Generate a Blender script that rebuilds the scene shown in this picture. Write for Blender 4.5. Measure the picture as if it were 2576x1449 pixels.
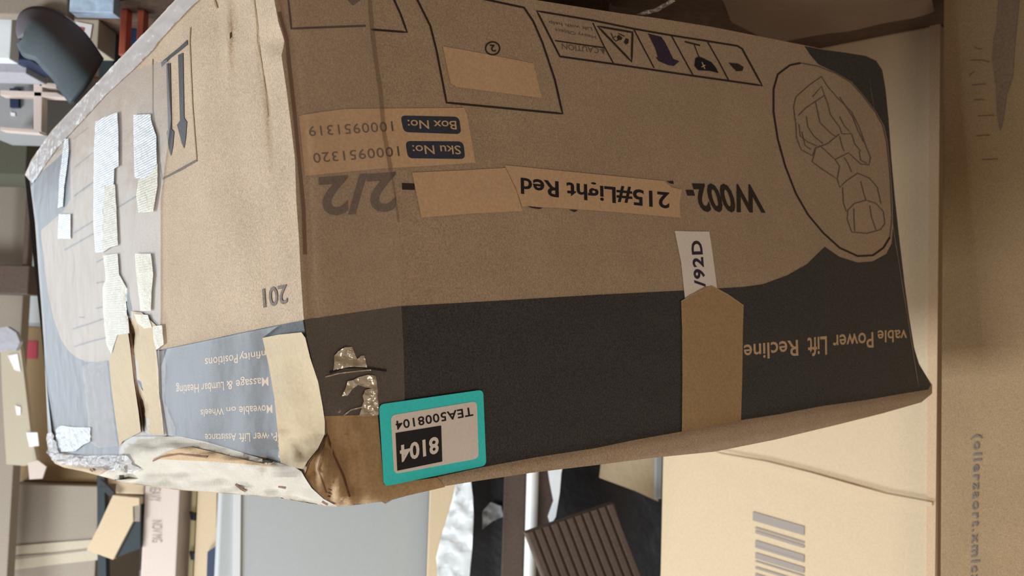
import bpy, bmesh, math, random
from mathutils import Vector, Matrix, noise
from mathutils.geometry import tessellate_polygon

for o in list(bpy.data.objects):
    bpy.data.objects.remove(o, do_unlink=True)
COL = bpy.context.scene.collection
SC = bpy.context.scene
V = Vector

# ------------------------------------------------------------------ camera
FOC = 2468.0; CX, CY = 1288.0, 724.5
HC = 0.72                                     # camera height (m)
upc = V((-0.03, 1.0, -0.0557)).normalized()   # world up seen from the camera
fw = (V((0, 0, 1)) - upc * upc.z).normalized()
xw = fw.cross(upc)
M = Matrix((xw, fw, upc))                     # camera (right, down, forward) -> world
CAM = V((0, 0, HC))
cam = bpy.data.cameras.new('camera'); camo = bpy.data.objects.new('camera', cam); COL.objects.link(camo)
r_, u_, b_ = M @ V((1, 0, 0)), M @ V((0, -1, 0)), M @ V((0, 0, -1))
camo.matrix_world = Matrix(((r_.x, u_.x, b_.x, 0), (r_.y, u_.y, b_.y, 0), (r_.z, u_.z, b_.z, HC), (0, 0, 0, 1)))
cam.sensor_width = 36; cam.lens = 36 * FOC / 2576
cam.clip_start = 0.05
cam.dof.use_dof = True; cam.dof.focus_distance = 1.15; cam.dof.aperture_fstop = 8.0
SC.camera = camo

# ------------------------------------------------------------------ world, lights, exposure
SC.view_settings.view_transform = 'Standard'; SC.view_settings.look = 'None'
SC.view_settings.gamma = 1; SC.view_settings.use_curve_mapping = False
SC.view_settings.exposure = 0.0
w = bpy.data.worlds.new('world'); SC.world = w; w.use_nodes = True
w.node_tree.nodes['Background'].inputs[0].default_value = (1.0, 0.82, 0.64, 1)
w.node_tree.nodes['Background'].inputs[1].default_value = 0.27

def area(name, loc, target, sx, sy, power, color):
    l = bpy.data.lights.new(name, 'AREA'); l.shape = 'RECTANGLE'; l.size = sx; l.size_y = sy
    l.energy = power; l.color = color
    o = bpy.data.objects.new(name, l); COL.objects.link(o); o.location = loc
    o.rotation_euler = (V(target) - V(loc)).to_track_quat('-Z', 'Y').to_euler()
    return o
area('ceiling_and_fill_light', (3.4, -0.6, 2.3), (0.7, 1.5, 0.4), 1.8, 1.2, 175, (0.88, 0.95, 1.0))  # added fill light for the long side face, out of view
area('ceiling_and_fill_light', (1.6, 2.2, 3.1), (0.4, 3.2, 0.9), 1.6, 0.6, 62, (0.92, 0.97, 1.0))
area('door_daylight', (4.3, 3.9, 1.0), (0.6, 1.6, 0.5), 1.6, 2.0, 38, (0.75, 0.88, 1.0))
area('warm_fill_lamp', (-0.35, -0.8, 1.5), (-0.3, 1.4, 0.7), 0.4, 0.4, 11, (1.0, 0.80, 0.60))  # added warm fill behind the camera for the end face and right-hand cartons

# ------------------------------------------------------------------ materials
def srgb(r, g, b):
    f = lambda c: (c / 255 / 12.92) if c / 255 <= 0.04045 else ((c / 255 + 0.055) / 1.055) ** 2.4
    return (f(r), f(g), f(b), 1)
def mat(name, col, rough=0.8, spec=0.3, speck=0.0, scale=260, bump=0.0, bscale=40, metal=0.0, blotch=0.0, sheen=0.0):
    m = bpy.data.materials.new(name); m.use_nodes = True
    nt = m.node_tree; N = nt.nodes; L = nt.links; p = N['Principled BSDF']
    p.inputs['Roughness'].default_value = rough; p.inputs['Metallic'].default_value = metal
    p.inputs['Specular IOR Level'].default_value = spec
    if sheen:
        p.inputs['Sheen Weight'].default_value = sheen
    c = col if len(col) == 4 else (*col, 1)
    p.inputs['Base Color'].default_value = c
    tc = N.new('ShaderNodeTexCoord')
    last = None
    def mul(src, sc, lo, hi, detail=2):
        n = N.new('ShaderNodeTexNoise'); n.inputs['Scale'].default_value = sc; n.inputs['Detail'].default_value = detail
        L.new(tc.outputs['Object'], n.inputs['Vector'])
        r = N.new('ShaderNodeMapRange'); r.inputs[1].default_value = 0.3; r.inputs[2].default_value = 0.7
        r.inputs[3].default_value = lo; r.inputs[4].default_value = hi
        L.new(n.outputs[0], r.inputs[0])
        x = N.new('ShaderNodeVectorMath'); x.operation = 'SCALE'
        if src is None: x.inputs[0].default_value = c[:3]
        else: L.new(src, x.inputs[0])
        L.new(r.outputs[0], x.inputs['Scale'])
        return x.outputs[0]
    if speck: last = mul(last, scale, 1 - speck, 1 + speck)
    if blotch: last = mul(last, 9, 1 - blotch, 1 + blotch, 3)
    if last is not None: L.new(last, p.inputs['Base Color'])
    if bump:
        n = N.new('ShaderNodeTexNoise'); n.inputs['Scale'].default_value = bscale; n.inputs['Detail'].default_value = 3
        L.new(tc.outputs['Object'], n.inputs['Vector'])
        b = N.new('ShaderNodeBump'); b.inputs['Strength'].default_value = bump; b.inputs['Distance'].default_value = 0.01
        L.new(n.outputs[0], b.inputs['Height']); L.new(b.outputs[0], p.inputs['Normal'])
    return m
def film(name, col, haze, gloss, rough=0.15, bump=0.4, bscale=60, weave=False, tint=(1, 1, 1, 1)):
    """clear or milky packing tape: transparent + a little milky diffuse + gloss"""
    m = bpy.data.materials.new(name); m.use_nodes = True
    nt = m.node_tree; N = nt.nodes; L = nt.links; N.clear()
    out = N.new('ShaderNodeOutputMaterial'); tr = N.new('ShaderNodeBsdfTransparent'); tr.inputs[0].default_value = tint
    df = N.new('ShaderNodeBsdfDiffuse'); df.inputs[0].default_value = col
    gl = N.new('ShaderNodeBsdfAnisotropic'); gl.inputs['Roughness'].default_value = rough
    m1 = N.new('ShaderNodeMixShader'); m1.inputs[0].default_value = haze
    L.new(tr.outputs[0], m1.inputs[1]); L.new(df.outputs[0], m1.inputs[2])
    m2 = N.new('ShaderNodeMixShader')
    lw = N.new('ShaderNodeFresnel'); lw.inputs[0].default_value = 1.5
    ml = N.new('ShaderNodeMath'); ml.operation = 'MULTIPLY_ADD'; ml.inputs[1].default_value = gloss; ml.inputs[2].default_value = gloss * 0.12
    L.new(lw.outputs[0], ml.inputs[0]); L.new(ml.outputs[0], m2.inputs[0])
    L.new(m1.outputs[0], m2.inputs[1]); L.new(gl.outputs[0], m2.inputs[2])
    L.new(m2.outputs[0], out.inputs[0])
    tc = N.new('ShaderNodeTexCoord'); n = N.new('ShaderNodeTexNoise'); n.inputs['Scale'].default_value = bscale
    L.new(tc.outputs['Object'], n.inputs['Vector'])
    b = N.new('ShaderNodeBump'); b.inputs['Strength'].default_value = bump; b.inputs['Distance'].default_value = 0.01
    L.new(n.outputs[0], b.inputs['Height'])
    last = b
    if weave:
        for ax in ('X', 'Z'):
            wv = N.new('ShaderNodeTexWave'); wv.bands_direction = ax; wv.inputs['Scale'].default_value = 90
            wv.inputs['Distortion'].default_value = 3; wv.inputs['Detail Scale'].default_value = 8
            L.new(tc.outputs['Object'], wv.inputs['Vector'])
            bb = N.new('ShaderNodeBump'); bb.inputs['Strength'].default_value = 0.35; bb.inputs['Distance'].default_value = 0.001
            L.new(wv.outputs['Fac'] if 'Fac' in wv.outputs else wv.outputs[1], bb.inputs['Height'])
            L.new(last.outputs[0], bb.inputs['Normal']); last = bb
    L.new(last.outputs[0], gl.inputs['Normal'])
    return m
def emit(name, col, s):
    m = bpy.data.materials.new(name); m.use_nodes = True
    p = m.node_tree.nodes['Principled BSDF']; p.inputs['Emission Color'].default_value = col; p.inputs['Emission Strength'].default_value = s
    p.inputs['Base Color'].default_value = col
    return m
MT = dict(
    kraft=mat('kraft_board', (.45, .35, .255), .85, .2, .22, 520, .08, 90, blotch=.05),
    kraft_dark=mat('kraft_board_brown', (.31, .215, .12), .85, .2, .22, 520, .08, 90, blotch=.05),
    kraft_tan=mat('kraft_board_orange', (.55, .37, .20), .85, .2, .14, 300, .08, 60, blotch=.06),
    cream=mat('pale_paper', (.50, .46, .39), .8, .25, .08, 300, .25, 30, blotch=.08),
    ink=mat('dark_print', (.054, .055, .058), .45, .40, .5, 550),
    ink_line=mat('dark_line_print', (.045, .033, .03), .6, .3, .25, 400),
    ink_soft=mat('faded_print', (.16, .13, .11), .7, .3, .25, 400),
    ink_purple=mat('violet_print', (.05, .035, .07), .6, .3, .25, 400),
    kraft_tape=mat('paper_tape', (.46, .32, .18), .7, .3, .12, 300, .1, 70),
    kraft_tape_pale=mat('paper_tape_pale', (.50, .40, .26), .6, .35, .06, 300, .25, 30),
    patch=mat('pale_patch', (.66, .47, .30), .8, .2, .10, 300),
    white=mat('white_paper', (.92, .88, .87), .5, .3, .03, 300),
    teal=mat('teal_sticker', (.06, .92, .98), .45, .4, .05, 300),
    black=mat('black_print', (.018, .018, .025), .5, .4, .2, 400),
    navy_pill=mat('slate_print', (.045, .055, .085), .6, .3, .2, 400),
    floor=mat('brown_floor', (.115, .07, .048), .6, .35, .25, 60, .3, 12, blotch=.2),
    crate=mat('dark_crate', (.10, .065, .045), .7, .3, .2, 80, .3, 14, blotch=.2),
    crumple_shade=mat('crumple_shade_brown', (.20, .145, .095), .85, .2, .15, 200),  # brown that paints the shade in a crumpled gap
    olive=mat('dark_olive', (.10, .10, .075), .8, .2, .1, 200),
    panel=mat('white_grey_panel', (.54, .575, .59), .45, .4, .02, 100, 0, 8),
    bright_white=mat('white_and_edge_highlight', (.85, .88, .90), .35, .5),  # white things, and the highlight painted on the tall board's edge
    greywall=mat('grey_board', (.34, .35, .36), .6, .3, .03, 100, 0, 6),
    pinkbox=mat('pale_pink_board', (.66, .56, .50), .8, .2, .04, 200),
    beige=mat('beige_board', (.66, .525, .355), .8, .2, .05, 200, .05, 20),
    brownbox=mat('brown_board', (.30, .22, .17), .8, .2, .08, 200),
    taupe=mat('taupe_board', (.32, .275, .225), .8, .2, .08, 200, .1, 10),
    tape_cream=mat('cream_tape', (.50, .44, .33), .6, .3, .05, 200),
    slate=mat('slate_plastic', (.10, .13, .15), .55, .4, .06, 150, .05, 20),
    slate2=mat('slate_plastic_brown', (.13, .12, .14), .6, .4, .06, 150, .05, 20),
    navy=mat('navy_plastic', (.015, .03, .08), .5, .4, .1, 100),
    green=mat('dark_green_plastic', (.016, .028, .034), .6, .4, .1, 100),
    red=mat('red_orange_paint', (.55, .13, .07), .5, .4),
    crimson=mat('crimson_label', (.42, .025, .05), .5, .4),
    blackbag=mat('black_plastic', (.012, .011, .013), .5, .35, .3, 120, .6, 14),
    ribbed=mat('brown_ribbed', (.115, .085, .068), .75, .25, .15, 200),
    post=mat('brown_post', (.095, .065, .05), .6, .35, .15, 120),
    brownline=mat('brown_seam_and_shade', (.20, .11, .07), .8, .2, .1, 300),  # seams and tears, also fold shade painted beside the corner
    paleyellow=mat('pale_yellow', (.72, .66, .42), .6, .3),
    whiteplastic=mat('white_plastic_bag', (.80, .86, .90), .4, .5, 0, 1, .25, 16),
    bluebag=mat('pale_blue_bag', (.50, .66, .85), .4, .5, .1, 60, .6, 20),
    lilac=mat('grey_lilac_paper', (.45, .45, .50), .6, .3, .05, 100, .4, 20),
    redmark=mat('red_mark', (.45, .14, .12), .6, .3),
    barcode=mat('grey_barcode', (.36, .31, .28), .7, .2),
    wall=mat('painted_wall', (.34, .34, .33), .8, .2, .02, 50),
    clear=film('clear_tape', (.95, .80, .70, 1), .10, .10, .30, .1, 20),
    clearwrap=film('clear_wrap', (.62, .60, .60, 1), .60, .5, .25, .5, 45),
    haze=film('sheen_film', (.58, .59, .61, 1), .15, .45, .35, .25, 22),  # added film whose whitish colour paints a sheen over the print
    milky=film('fibre_tape_cool_glare', (.88, .93, 1.0, 1), .72, 1.3, .25, .25, 70, True),  # fibre tape with the cool window reflection put into its colour
    warm_glare=film('fibre_tape_warm_glare', (.84, .80, .64, 1), .66, .9, .25, .4, 70, True),  # fibre tape with the warm reflection put into its colour
    shiny=film('crinkled_tape_highlight', (.95, .82, .60, 1), .75, 3.0, .25, .8, 90),  # pale gold diffuse paints the highlights of crinkled tape
    amber=film('amber_tape_fold', (.20, .12, .08, 1), .28, .3, .3, .3, 60),
)

# ------------------------------------------------------------------ object helpers
def link(name, verts, faces, material, parent=None, smooth=False):
    me = bpy.data.meshes.new(name); me.from_pydata([tuple(v) for v in verts], [], faces)
    me.materials.append(MT[material] if isinstance(material, str) else material)
    o = bpy.data.objects.new(name, me); COL.objects.link(o)
    if smooth: me.polygons.foreach_set('use_smooth', [True] * len(me.polygons))
    if parent is not None: o.parent = parent
    return o
def tag(o, label, cat, group=None):
    o['label'] = label; o['category'] = cat
    if group: o['group'] = group
    return o
def lab(o, label): o['label'] = label; return o
def ray(x, y): return M @ V(((x - CX) / FOC, (y - CY) / FOC, 1.0))
def at(x, y, d):
    r = ray(x, y); return CAM + r * (d / r.y)

class Plane:
    """a carton face: a plane with a relief; P() gives the point of the face seen at a photo pixel"""
    def __init__(s, O, n, h=None):
        s.O = V(O); s.n = V(n).normalized(); s.h = h or (lambda x, y: 0.0)
        if (CAM - s.O).dot(s.n) < 0: s.n = -s.n
    def P(s, x, y, e=0.0):
        r = ray(x, y); k = s.h(x, y) + e
        return CAM + r * (((s.O + s.n * k) - CAM).dot(s.n) / r.dot(s.n))
def vplane(pl, dl, pr, dr, y=700):
    a, b = at(pl, y, dl), at(pr, y, dr); d = b - a
    return Plane(a, V((-d.y, d.x, 0)))

def patch(name, pl, poly, material, parent, eps=0.0006, cell=18):
    if cell == 0: cell = 18
    """flat print / tape of a polygonal outline lying on face pl (follows its relief)"""
    bm = bmesh.new()
    vs = [bm.verts.new((x, y, 0)) for x, y in poly]
    for i, vv in enumerate(vs): pass
    tris = tessellate_polygon([[V((x, y, 0)) for x, y in poly]])
    for t in tris:
        try: bm.faces.new([vs[i] for i in t])
        except ValueError: pass
    if cell:
        x0, x1 = min(p[0] for p in poly), max(p[0] for p in poly)
        y0, y1 = min(p[1] for p in poly), max(p[1] for p in poly)
        for k in range(int(x0 // cell) + 1, int(x1 // cell) + 1):
            bmesh.ops.bisect_plane(bm, geom=bm.verts[:] + bm.edges[:] + bm.faces[:], plane_co=(k * cell, 0, 0), plane_no=(1, 0, 0))
        for k in range(int(y0 // cell) + 1, int(y1 // cell) + 1):
            bmesh.ops.bisect_plane(bm, geom=bm.verts[:] + bm.edges[:] + bm.faces[:], plane_co=(0, k * cell, 0), plane_no=(0, 1, 0))
    bmesh.ops.dissolve_degenerate(bm, edges=bm.edges[:], dist=.05)
    bm.verts.index_update()
    verts = [pl.P(v.co.x, v.co.y, eps) for v in bm.verts]
    faces = [[v.index for v in f.verts] for f in bm.faces]
    bm.free()
    verts, faces = orient(verts, faces, pl.n)
    return link(name, verts, faces, material, parent, True)
def orient(verts, faces, n):
    out = []
    for f in faces:
        a = verts[f[0]]; s = V()
        for i in range(1, len(f) - 1): s += (verts[f[i]] - a).cross(verts[f[i + 1]] - a)
        if s.length < 1e-9: continue
        out.append(f if s.dot(n) >= 0 else f[::-1])
    return verts, out
def lines(name, pl, polys, width, material, parent, eps=0.0009, closed=False, step=14):
    """printed line work: ribbons of constant width along poly-lines"""
    verts, faces = [], []
    for poly in polys:
        wd = width
        pts = []
        q = list(poly) + ([poly[0]] if closed else [])
        for a, b in zip(q, q[1:]):
            L = math.hypot(b[0] - a[0], b[1] - a[1]); n = max(1, int(L / step))
            for k in range(n): pts.append((a[0] + (b[0] - a[0]) * k / n, a[1] + (b[1] - a[1]) * k / n))
        pts.append(q[-1])
        base = len(verts)
        for i, p in enumerate(pts):
            if closed and i in (0, len(pts) - 1): a, b = pts[-2], pts[1]
            else: a, b = pts[max(0, i - 1)], pts[min(len(pts) - 1, i + 1)]
            dx, dy = b[0] - a[0], b[1] - a[1]; L = math.hypot(dx, dy) or 1
            nx, ny = -dy / L * wd / 2, dx / L * wd / 2
            verts += [pl.P(p[0] + nx, p[1] + ny, eps), pl.P(p[0] - nx, p[1] - ny, eps)]
        for i in range(len(pts) - 1):
            j = base + 2 * i; faces.append([j, j + 1, j + 3, j + 2])
    verts, faces = orient(verts, faces, pl.n)
    return link(name, verts, faces, material, parent)
def text(name, pl, s, p0, p1, p2, material, parent, eps=0.0012, bold=0.0, spacing=1.0):
    """lettering: p0 baseline start, p1 baseline end, p2 cap height above p0 (photo pixels)"""
    cu = bpy.data.curves.new(name, 'FONT'); cu.body = s; cu.size = 1.0; cu.offset = bold; cu.resolution_u = 3
    cu.space_character = spacing; cu.fill_mode = 'FRONT'
    to = bpy.data.objects.new(name + '_tmp', cu); COL.objects.link(to)
    bpy.context.view_layer.update()
    me = to.evaluated_get(bpy.context.evaluated_depsgraph_get()).to_mesh()
    co = [v.co.copy() for v in me.vertices]; fs = [list(p.vertices) for p in me.polygons]
    to.to_mesh_clear(); bpy.data.objects.remove(to, do_unlink=True); bpy.data.curves.remove(cu)
    x0, x1 = min(c.x for c in co), max(c.x for c in co); cap = 0.70 + bold * 2
    verts = []
    for c in co:
        a = (c.x - x0) / (x1 - x0); b = (c.y + bold) / cap
        verts.append(pl.P(p0[0] + (p1[0] - p0[0]) * a + (p2[0] - p0[0]) * b, p0[1] + (p1[1] - p0[1]) * a + (p2[1] - p0[1]) * b, eps))
    verts, fs = orient(verts, fs, pl.n)
    return link(name, verts, fs, material, parent)
def prism(name, pl, poly, depth, material, parent=None, eps=0.0, bevel=0.0):
    """solid plate/box: outline on face pl, extruded away from the viewer by depth"""
    fr = [pl.P(x, y, eps) for x, y in poly]; bk = [p - pl.n * depth for p in fr]
    n = len(fr); bm = bmesh.new()
    a = [bm.verts.new(p) for p in fr]; b = [bm.verts.new(p) for p in bk]
    bm.faces.new(a); bm.faces.new(b[::-1])
    for i in range(n): bm.faces.new((a[i], b[i], b[(i + 1) % n], a[(i + 1) % n]))
    bmesh.ops.recalc_face_normals(bm, faces=bm.faces[:])
    if bevel: bmesh.ops.bevel(bm, geom=bm.edges[:] + bm.verts[:], offset=bevel, segments=2, affect='EDGES', profile=.6)
    me = bpy.data.meshes.new(name); bm.to_mesh(me); bm.free()
    me.materials.append(MT[material]); o = bpy.data.objects.new(name, me); COL.objects.link(o)
    if parent is not None: o.parent = parent
    return o
def slab(name, pl_, dl, pr_, dr, z0, z1, thick, material, parent=None, y=700, bevel=0.004):
    """upright carton: vertical front face between two edges (pixel column at row y, depth), z range, thickness"""
    a, b = at(pl_, y, dl), at(pr_, y, dr); d = V((b.x - a.x, b.y - a.y, 0)); n = V((-d.y, d.x, 0)).normalized()
    if n.dot(CAM - a) > 0: n = -n
    bm = bmesh.new(); vs = []
    for z in (z0, z1):
        for p, k in ((a, 0), (b, 0), (b, 1), (a, 1)):
            vs.append(bm.verts.new(V((p.x, p.y, z)) + n * thick * k))
    for f in ((0, 1, 2, 3), (7, 6, 5, 4), (0, 4, 5, 1), (1, 5, 6, 2), (2, 6, 7, 3), (3, 7, 4, 0)):
        bm.faces.new([vs[i] for i in f])
    bmesh.ops.recalc_face_normals(bm, faces=bm.faces[:])
    if bevel: bmesh.ops.bevel(bm, geom=bm.edges[:], offset=bevel, segments=2, affect='EDGES', profile=.6)
    me = bpy.data.meshes.new(name); bm.to_mesh(me); bm.free(); me.materials.append(MT[material])
    o = bpy.data.objects.new(name, me); COL.objects.link(o)
    if parent is not None: o.parent = parent
    return o, Plane(a, n)
def empty(name, loc):
    o = bpy.data.objects.new(name, None); COL.objects.link(o); o.location = loc; o.empty_display_size = .1; return o
def adopt(root):
    """shift the children of an empty so that they keep their world position"""
    bpy.context.view_layer.update()
    for c in root.children: c.matrix_parent_inverse = root.matrix_world.inverted()
def interp(tab, y):
    if y <= tab[0][1]: return tab[0][0]
    for (xa, ya), (xb, yb) in zip(tab, tab[1:]):
        if y <= yb: return xa + (xb - xa) * (y - ya) / (yb - ya)
    return tab[-1][0]
def sm(x, a, b):
    t = max(0.0, min(1.0, (x - a) / (b - a))); return t * t * (3 - 2 * t)
def z_(ox, oy, s): return lambda pts: [(ox + x / s, oy + y / s) for x, y in pts]

# ------------------------------------------------------------------ setting
def setting(name, verts, faces, m):
    o = link(name, verts, faces, m); o['kind'] = 'structure'; return o
def boxv(x0, x1, y0, y1, z0, z1):
    return [(x, y, z) for z in (z0, z1) for x, y in ((x0, y0), (x1, y0), (x1, y1), (x0, y1))], \
           [(3, 2, 1, 0), (4, 5, 6, 7), (0, 1, 5, 4), (1, 2, 6, 5), (2, 3, 7, 6), (3, 0, 4, 7)]
setting('floor', *boxv(-5, 5, -2, 7, -.1, 0), 'floor')
setting('wall_back', *boxv(-5, 5, 6.0, 6.2, 0, 3.4), 'wall')

# ------------------------------------------------------------------ the big taped carton (leans: its left side is propped up)
dL = V((-523 - CX, 1040 - CY, FOC)); dR = V((4620 - CX, 535 - CY, FOC))
bax = (M @ dL).normalized(); aax = (M @ dR); aax = (aax - bax * aax.dot(bax)).normalized()
uax = aax.cross(bax)
if uax.z < 0: uax = -uax
O0 = CAM + ray(752, 640)
NEAR = [(655, -330), (672, -200), (682, -60), (690, 0), (700, 55), (716, 105), (708, 140), (722, 235), (730, 300), (742, 400),
        (745, 500), (752, 600), (757, 700), (764, 800), (775, 870), (790, 930), (806, 1000), (820, 1060), (820, 1092), (803, 1128), (776, 1162), (766, 1194), (786, 1228), (818, 1256), (852, 1275)]
P_e0 = Plane(O0, -bax)
P_s0 = Plane(O0, -aax)
def corner_fold(x, y, e):
    return 0.0
def h_end(x, y):
    e = interp(NEAR, y); d = x - e
    k = .007 * sm(d, 0, 700) * (1 - sm(x, 1700, 2250)) * math.sin(max(0, min(1, (y + 150) / 1330)) * math.pi)
    k -= .0045 * math.exp(-((d - 22) / 9.0) ** 2) * (1 - sm(y, 740, 850))      # crushed fold beside the corner
    
    yb = interp([(b, a) for a, b in ENDLOW], x)                                   # rim rolls back at the upper edge
    t = y - yb
    k += .004 * math.exp(-((t - 14) / 16.0) ** 2) * sm(x, 900, 1200)
    k -= .018 * sm(t, 22, 75) ** 2
    k += .0011 * noise.noise(V((x / 95, y / 95, 3.0)))
    if y > 960 and x < 950:                                                      # crumpled corner
        a = sm(y, 1010, 1100) * (1 - sm(x, 850, 940)) * sm(d, 0, 25)
        q = V((x / 55 + y / 300, y / 170 - x / 260, 7.7))
        k += a * (.016 * (abs(noise.noise(q)) * 2 - .45) + .007 * math.sin((x - .45 * (y - 1050)) / 17.0))
    return k
SEAM = [(928, -60), (932, 20), (938, 90), (956, 230), (966, 330), (984, 430), (1002, 560)]
ENDLOW = [(820, 1200), (960, 1218), (1210, 1176), (1500, 1127), (1713, 1086), (1864, 1057), (2065, 1022), (2278, 989), (2345, 975)]
SIDELOW = [(75, 1110), (130, 1132), (290, 1165), (330, 1120), (430, 1105), (560, 1130), (700, 1165), (790, 1190), (850, 1230)]
def h_side(x, y):
    e = interp(NEAR, y); d = e - x
    # share the wavy corner line with the end face
    pe = P_e0.P(e, y, h_end(e, y)); k0 = (pe - O0).dot(P_s0.n)
    k = k0 * (1 - sm(d, 0, 90))
    k += .010 * sm(d, 0, 260) * (1 - sm(d, 420, 680)) * (1 - .5 * sm(y, 700, 1000))
    k += .0035 * noise.noise(V((x / 60, y / 260, 1.3))) * sm(d, 5, 60)
    k += .0030 * (noise.noise(V(((x + y * .35) / 120, (y - x * .3) / 260, 5.3)))) * sm(d, 30, 90)
    cr = interp([(640, 0), (650, 60), (655, 150), (664, 200), (677, 280), (680, 320), (690, 460), (694, 640)], y)
    k -= .0022 * math.exp(-((x - cr) / 6.0) ** 2) * (1 - sm(y, 300, 480))
    k -= .0022 * math.exp(-((x - (740 - d * 0 - 10)) / 8.0) ** 2) * 0
    # dents
    k += .006 * math.exp(-(((x - 572) / 12.0) ** 2 + ((y - 80) / 120.0) ** 2))
    # slit between the flaps
    sl = interp([(318, 700), (330, 800), (345, 900), (356, 1000), (370, 1095)], y)
    k -= .010 * math.exp(-((x - sl) / 5.5) ** 2) * sm(y, 700, 780) * (1 - sm(y, 1075, 1100))
    # lower (upper in the room) edge: the flap bulges out and rolls over
    yb = interp([(b, a) for a, b in SIDELOW], x); t = y - yb
    k += .010 * math.exp(-((t - 26) / 22.0) ** 2) * sm(d, 0, 60)
    k += .006 * sm(t, -12, 8) * (noise.noise(V((x / 38, y / 20, 2.2)))) * sm(d, 0, 60)
    k -= .016 * sm(t, 40, 78)
    if y > 1000 and d < 190: k += .005 * sm(y, 1000, 1100) * (1 - sm(d, 90, 190)) * sm(d, 0, 30) * (abs(noise.noise(V((x / 40, y / 60, 9)))) * 2 - .6)
    # the film at the lower edge is lumpy
    return k
PE = Plane(O0, -bax, h_end); PS = Plane(O0, -aax, h_side)

def coons(name, pl, T, B, Lf, Rt, nu, nv, material, parent, smooth=True, pfun=None):
    def rs(poly, n):
        cum = [0]
        for a, b in zip(poly, poly[1:]): cum.append(cum[-1] + math.hypot(b[0] - a[0], b[1] - a[1]))
        out = []; j = 0
        for i in range(n + 1):
            t = cum[-1] * i / n
            while j < len(poly) - 2 and cum[j + 1] < t: j += 1
            f = (t - cum[j]) / ((cum[j + 1] - cum[j]) or 1)
            out.append((poly[j][0] + (poly[j + 1][0] - poly[j][0]) * f, poly[j][1] + (poly[j + 1][1] - poly[j][1]) * f))
        return out
    T, B, Lf, Rt = rs(T, nu), rs(B, nu), rs(Lf, nv), rs(Rt, nv)
    verts = []
    for j in range(nv + 1):
        v = j / nv
        for i in range(nu + 1):
            u = i / nu; p = []
            for k in (0, 1):
                p.append((1 - v) * T[i][k] + v * B[i][k] + (1 - u) * Lf[j][k] + u * Rt[j][k]
                         - (1 - u) * (1 - v) * T[0][k] - u * (1 - v) * T[-1][k] - (1 - u) * v * B[0][k] - u * v * B[-1][k])
            verts.append(pl.P(p[0], p[1]))
    W = nu + 1
    faces = [[j * W + i, j * W + i + 1, (j + 1) * W + i + 1, (j + 1) * W + i] for j in range(nv) for i in range(nu)]
    verts, faces = orient(verts, faces, pl.n)
    return link(name, verts, faces, material, parent, smooth), verts, W

base = CAM + ray(1400, 60) * 1.2
box = empty('cardboard_box', (0.1, 1.6, .34))
tag(box, 'large battered brown shipping carton with dark printed band and teal sticker, tilted in front', 'box')
near_top = NEAR
end_T = [(655, -330), (672, -260), (1000, -55), (1360, 2), (1564, 34), (1656, 46), (1793, 68), (1989, 107), (2030, 115), (2070, 124), (2130, 132), (2178, 140)]
end_B = [(852, 1275), (900, 1270), (962, 1262), (970, 1268), (985, 1258), (1100, 1226), (1200, 1210), (1340, 1189), (1500, 1170), (1640, 1152), (1800, 1136), (1950, 1106), (2100, 1070), (2220, 1040), (2318, 1012)]
end_R = [(2178, 140), (2205, 152), (2220, 175), (2228, 220), (2236, 300), (2243, 400), (2252, 500), (2264, 610), (2277, 720), (2288, 800), (2300, 875), (2312, 915), (2330, 945), (2345, 968), (2345, 990), (2318, 1012)]
endp, ev, EW = coons('end_panel', PE, end_T, end_B, NEAR, end_R, 150, 130, 'kraft', box)
side_T = [(62, 440), (80, 400), (130, 328), (180, 275), (240, 212), (300, 148), (370, 75), (440, 0), (480, -50), (560, -160), (655, -330)]
side_B = [(138, 1166), (160, 1176), (210, 1186), (320, 1216), (440, 1232), (560, 1241), (620, 1246), (700, 1252), (760, 1263), (820, 1273), (852, 1275)]
side_L = [(62, 440), (75, 455), (88, 560), (98, 700), (106, 800), (114, 950), (120, 1080), (125, 1130), (130, 1155), (138, 1166)]
sidep, sv, SW = coons('side_panel', PS, side_T, side_B, side_L, NEAR, 110, 110, 'kraft', box)
# closing faces: top, hidden back and right-hand sides
A_ = ev[130 * EW]; cor = [ev[130 * EW], ev[130 * EW + 150], sv[110 * SW], None]
cor[3] = cor[1] + (cor[2] - cor[0])
bot = [ev[0], ev[150], sv[0], None]; bot[3] = bot[1] + (bot[2] - bot[0])
rimE = [ev[130 * EW + i] for i in range(0, 151)]; rimS = [sv[110 * SW + i] for i in range(110, -1, -1)]
loop = rimE + [cor[3]] + rimS[::-1][:-1]
cen = sum(loop, V()) / len(loop) - uax * .01
lv = loop + [cen]
n = len(loop)
lab(link('top_panel', lv, [[i, (i + 1) % n, n] for i in range(n)], 'cream', box, False), 'creased pale top flap')
link('back_panel', [cor[1], cor[3], bot[3], bot[1]], [[0, 1, 2, 3]], 'kraft', box)
link('back_panel', [cor[2], cor[3], bot[3], bot[2]], [[0, 1, 2, 3]], 'ink', box)
rimE = [ev[i] for i in range(0, 151)]; rimS = [sv[i] for i in range(0, 111)]
loop = rimE + [bot[3]] + rimS[:-1]
cen = sum(loop, V()) / len(loop); n = len(loop)
link('bottom_panel', loop + [cen], [[i, n, (i + 1) % n] for i in range(n)], 'kraft', box)

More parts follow.
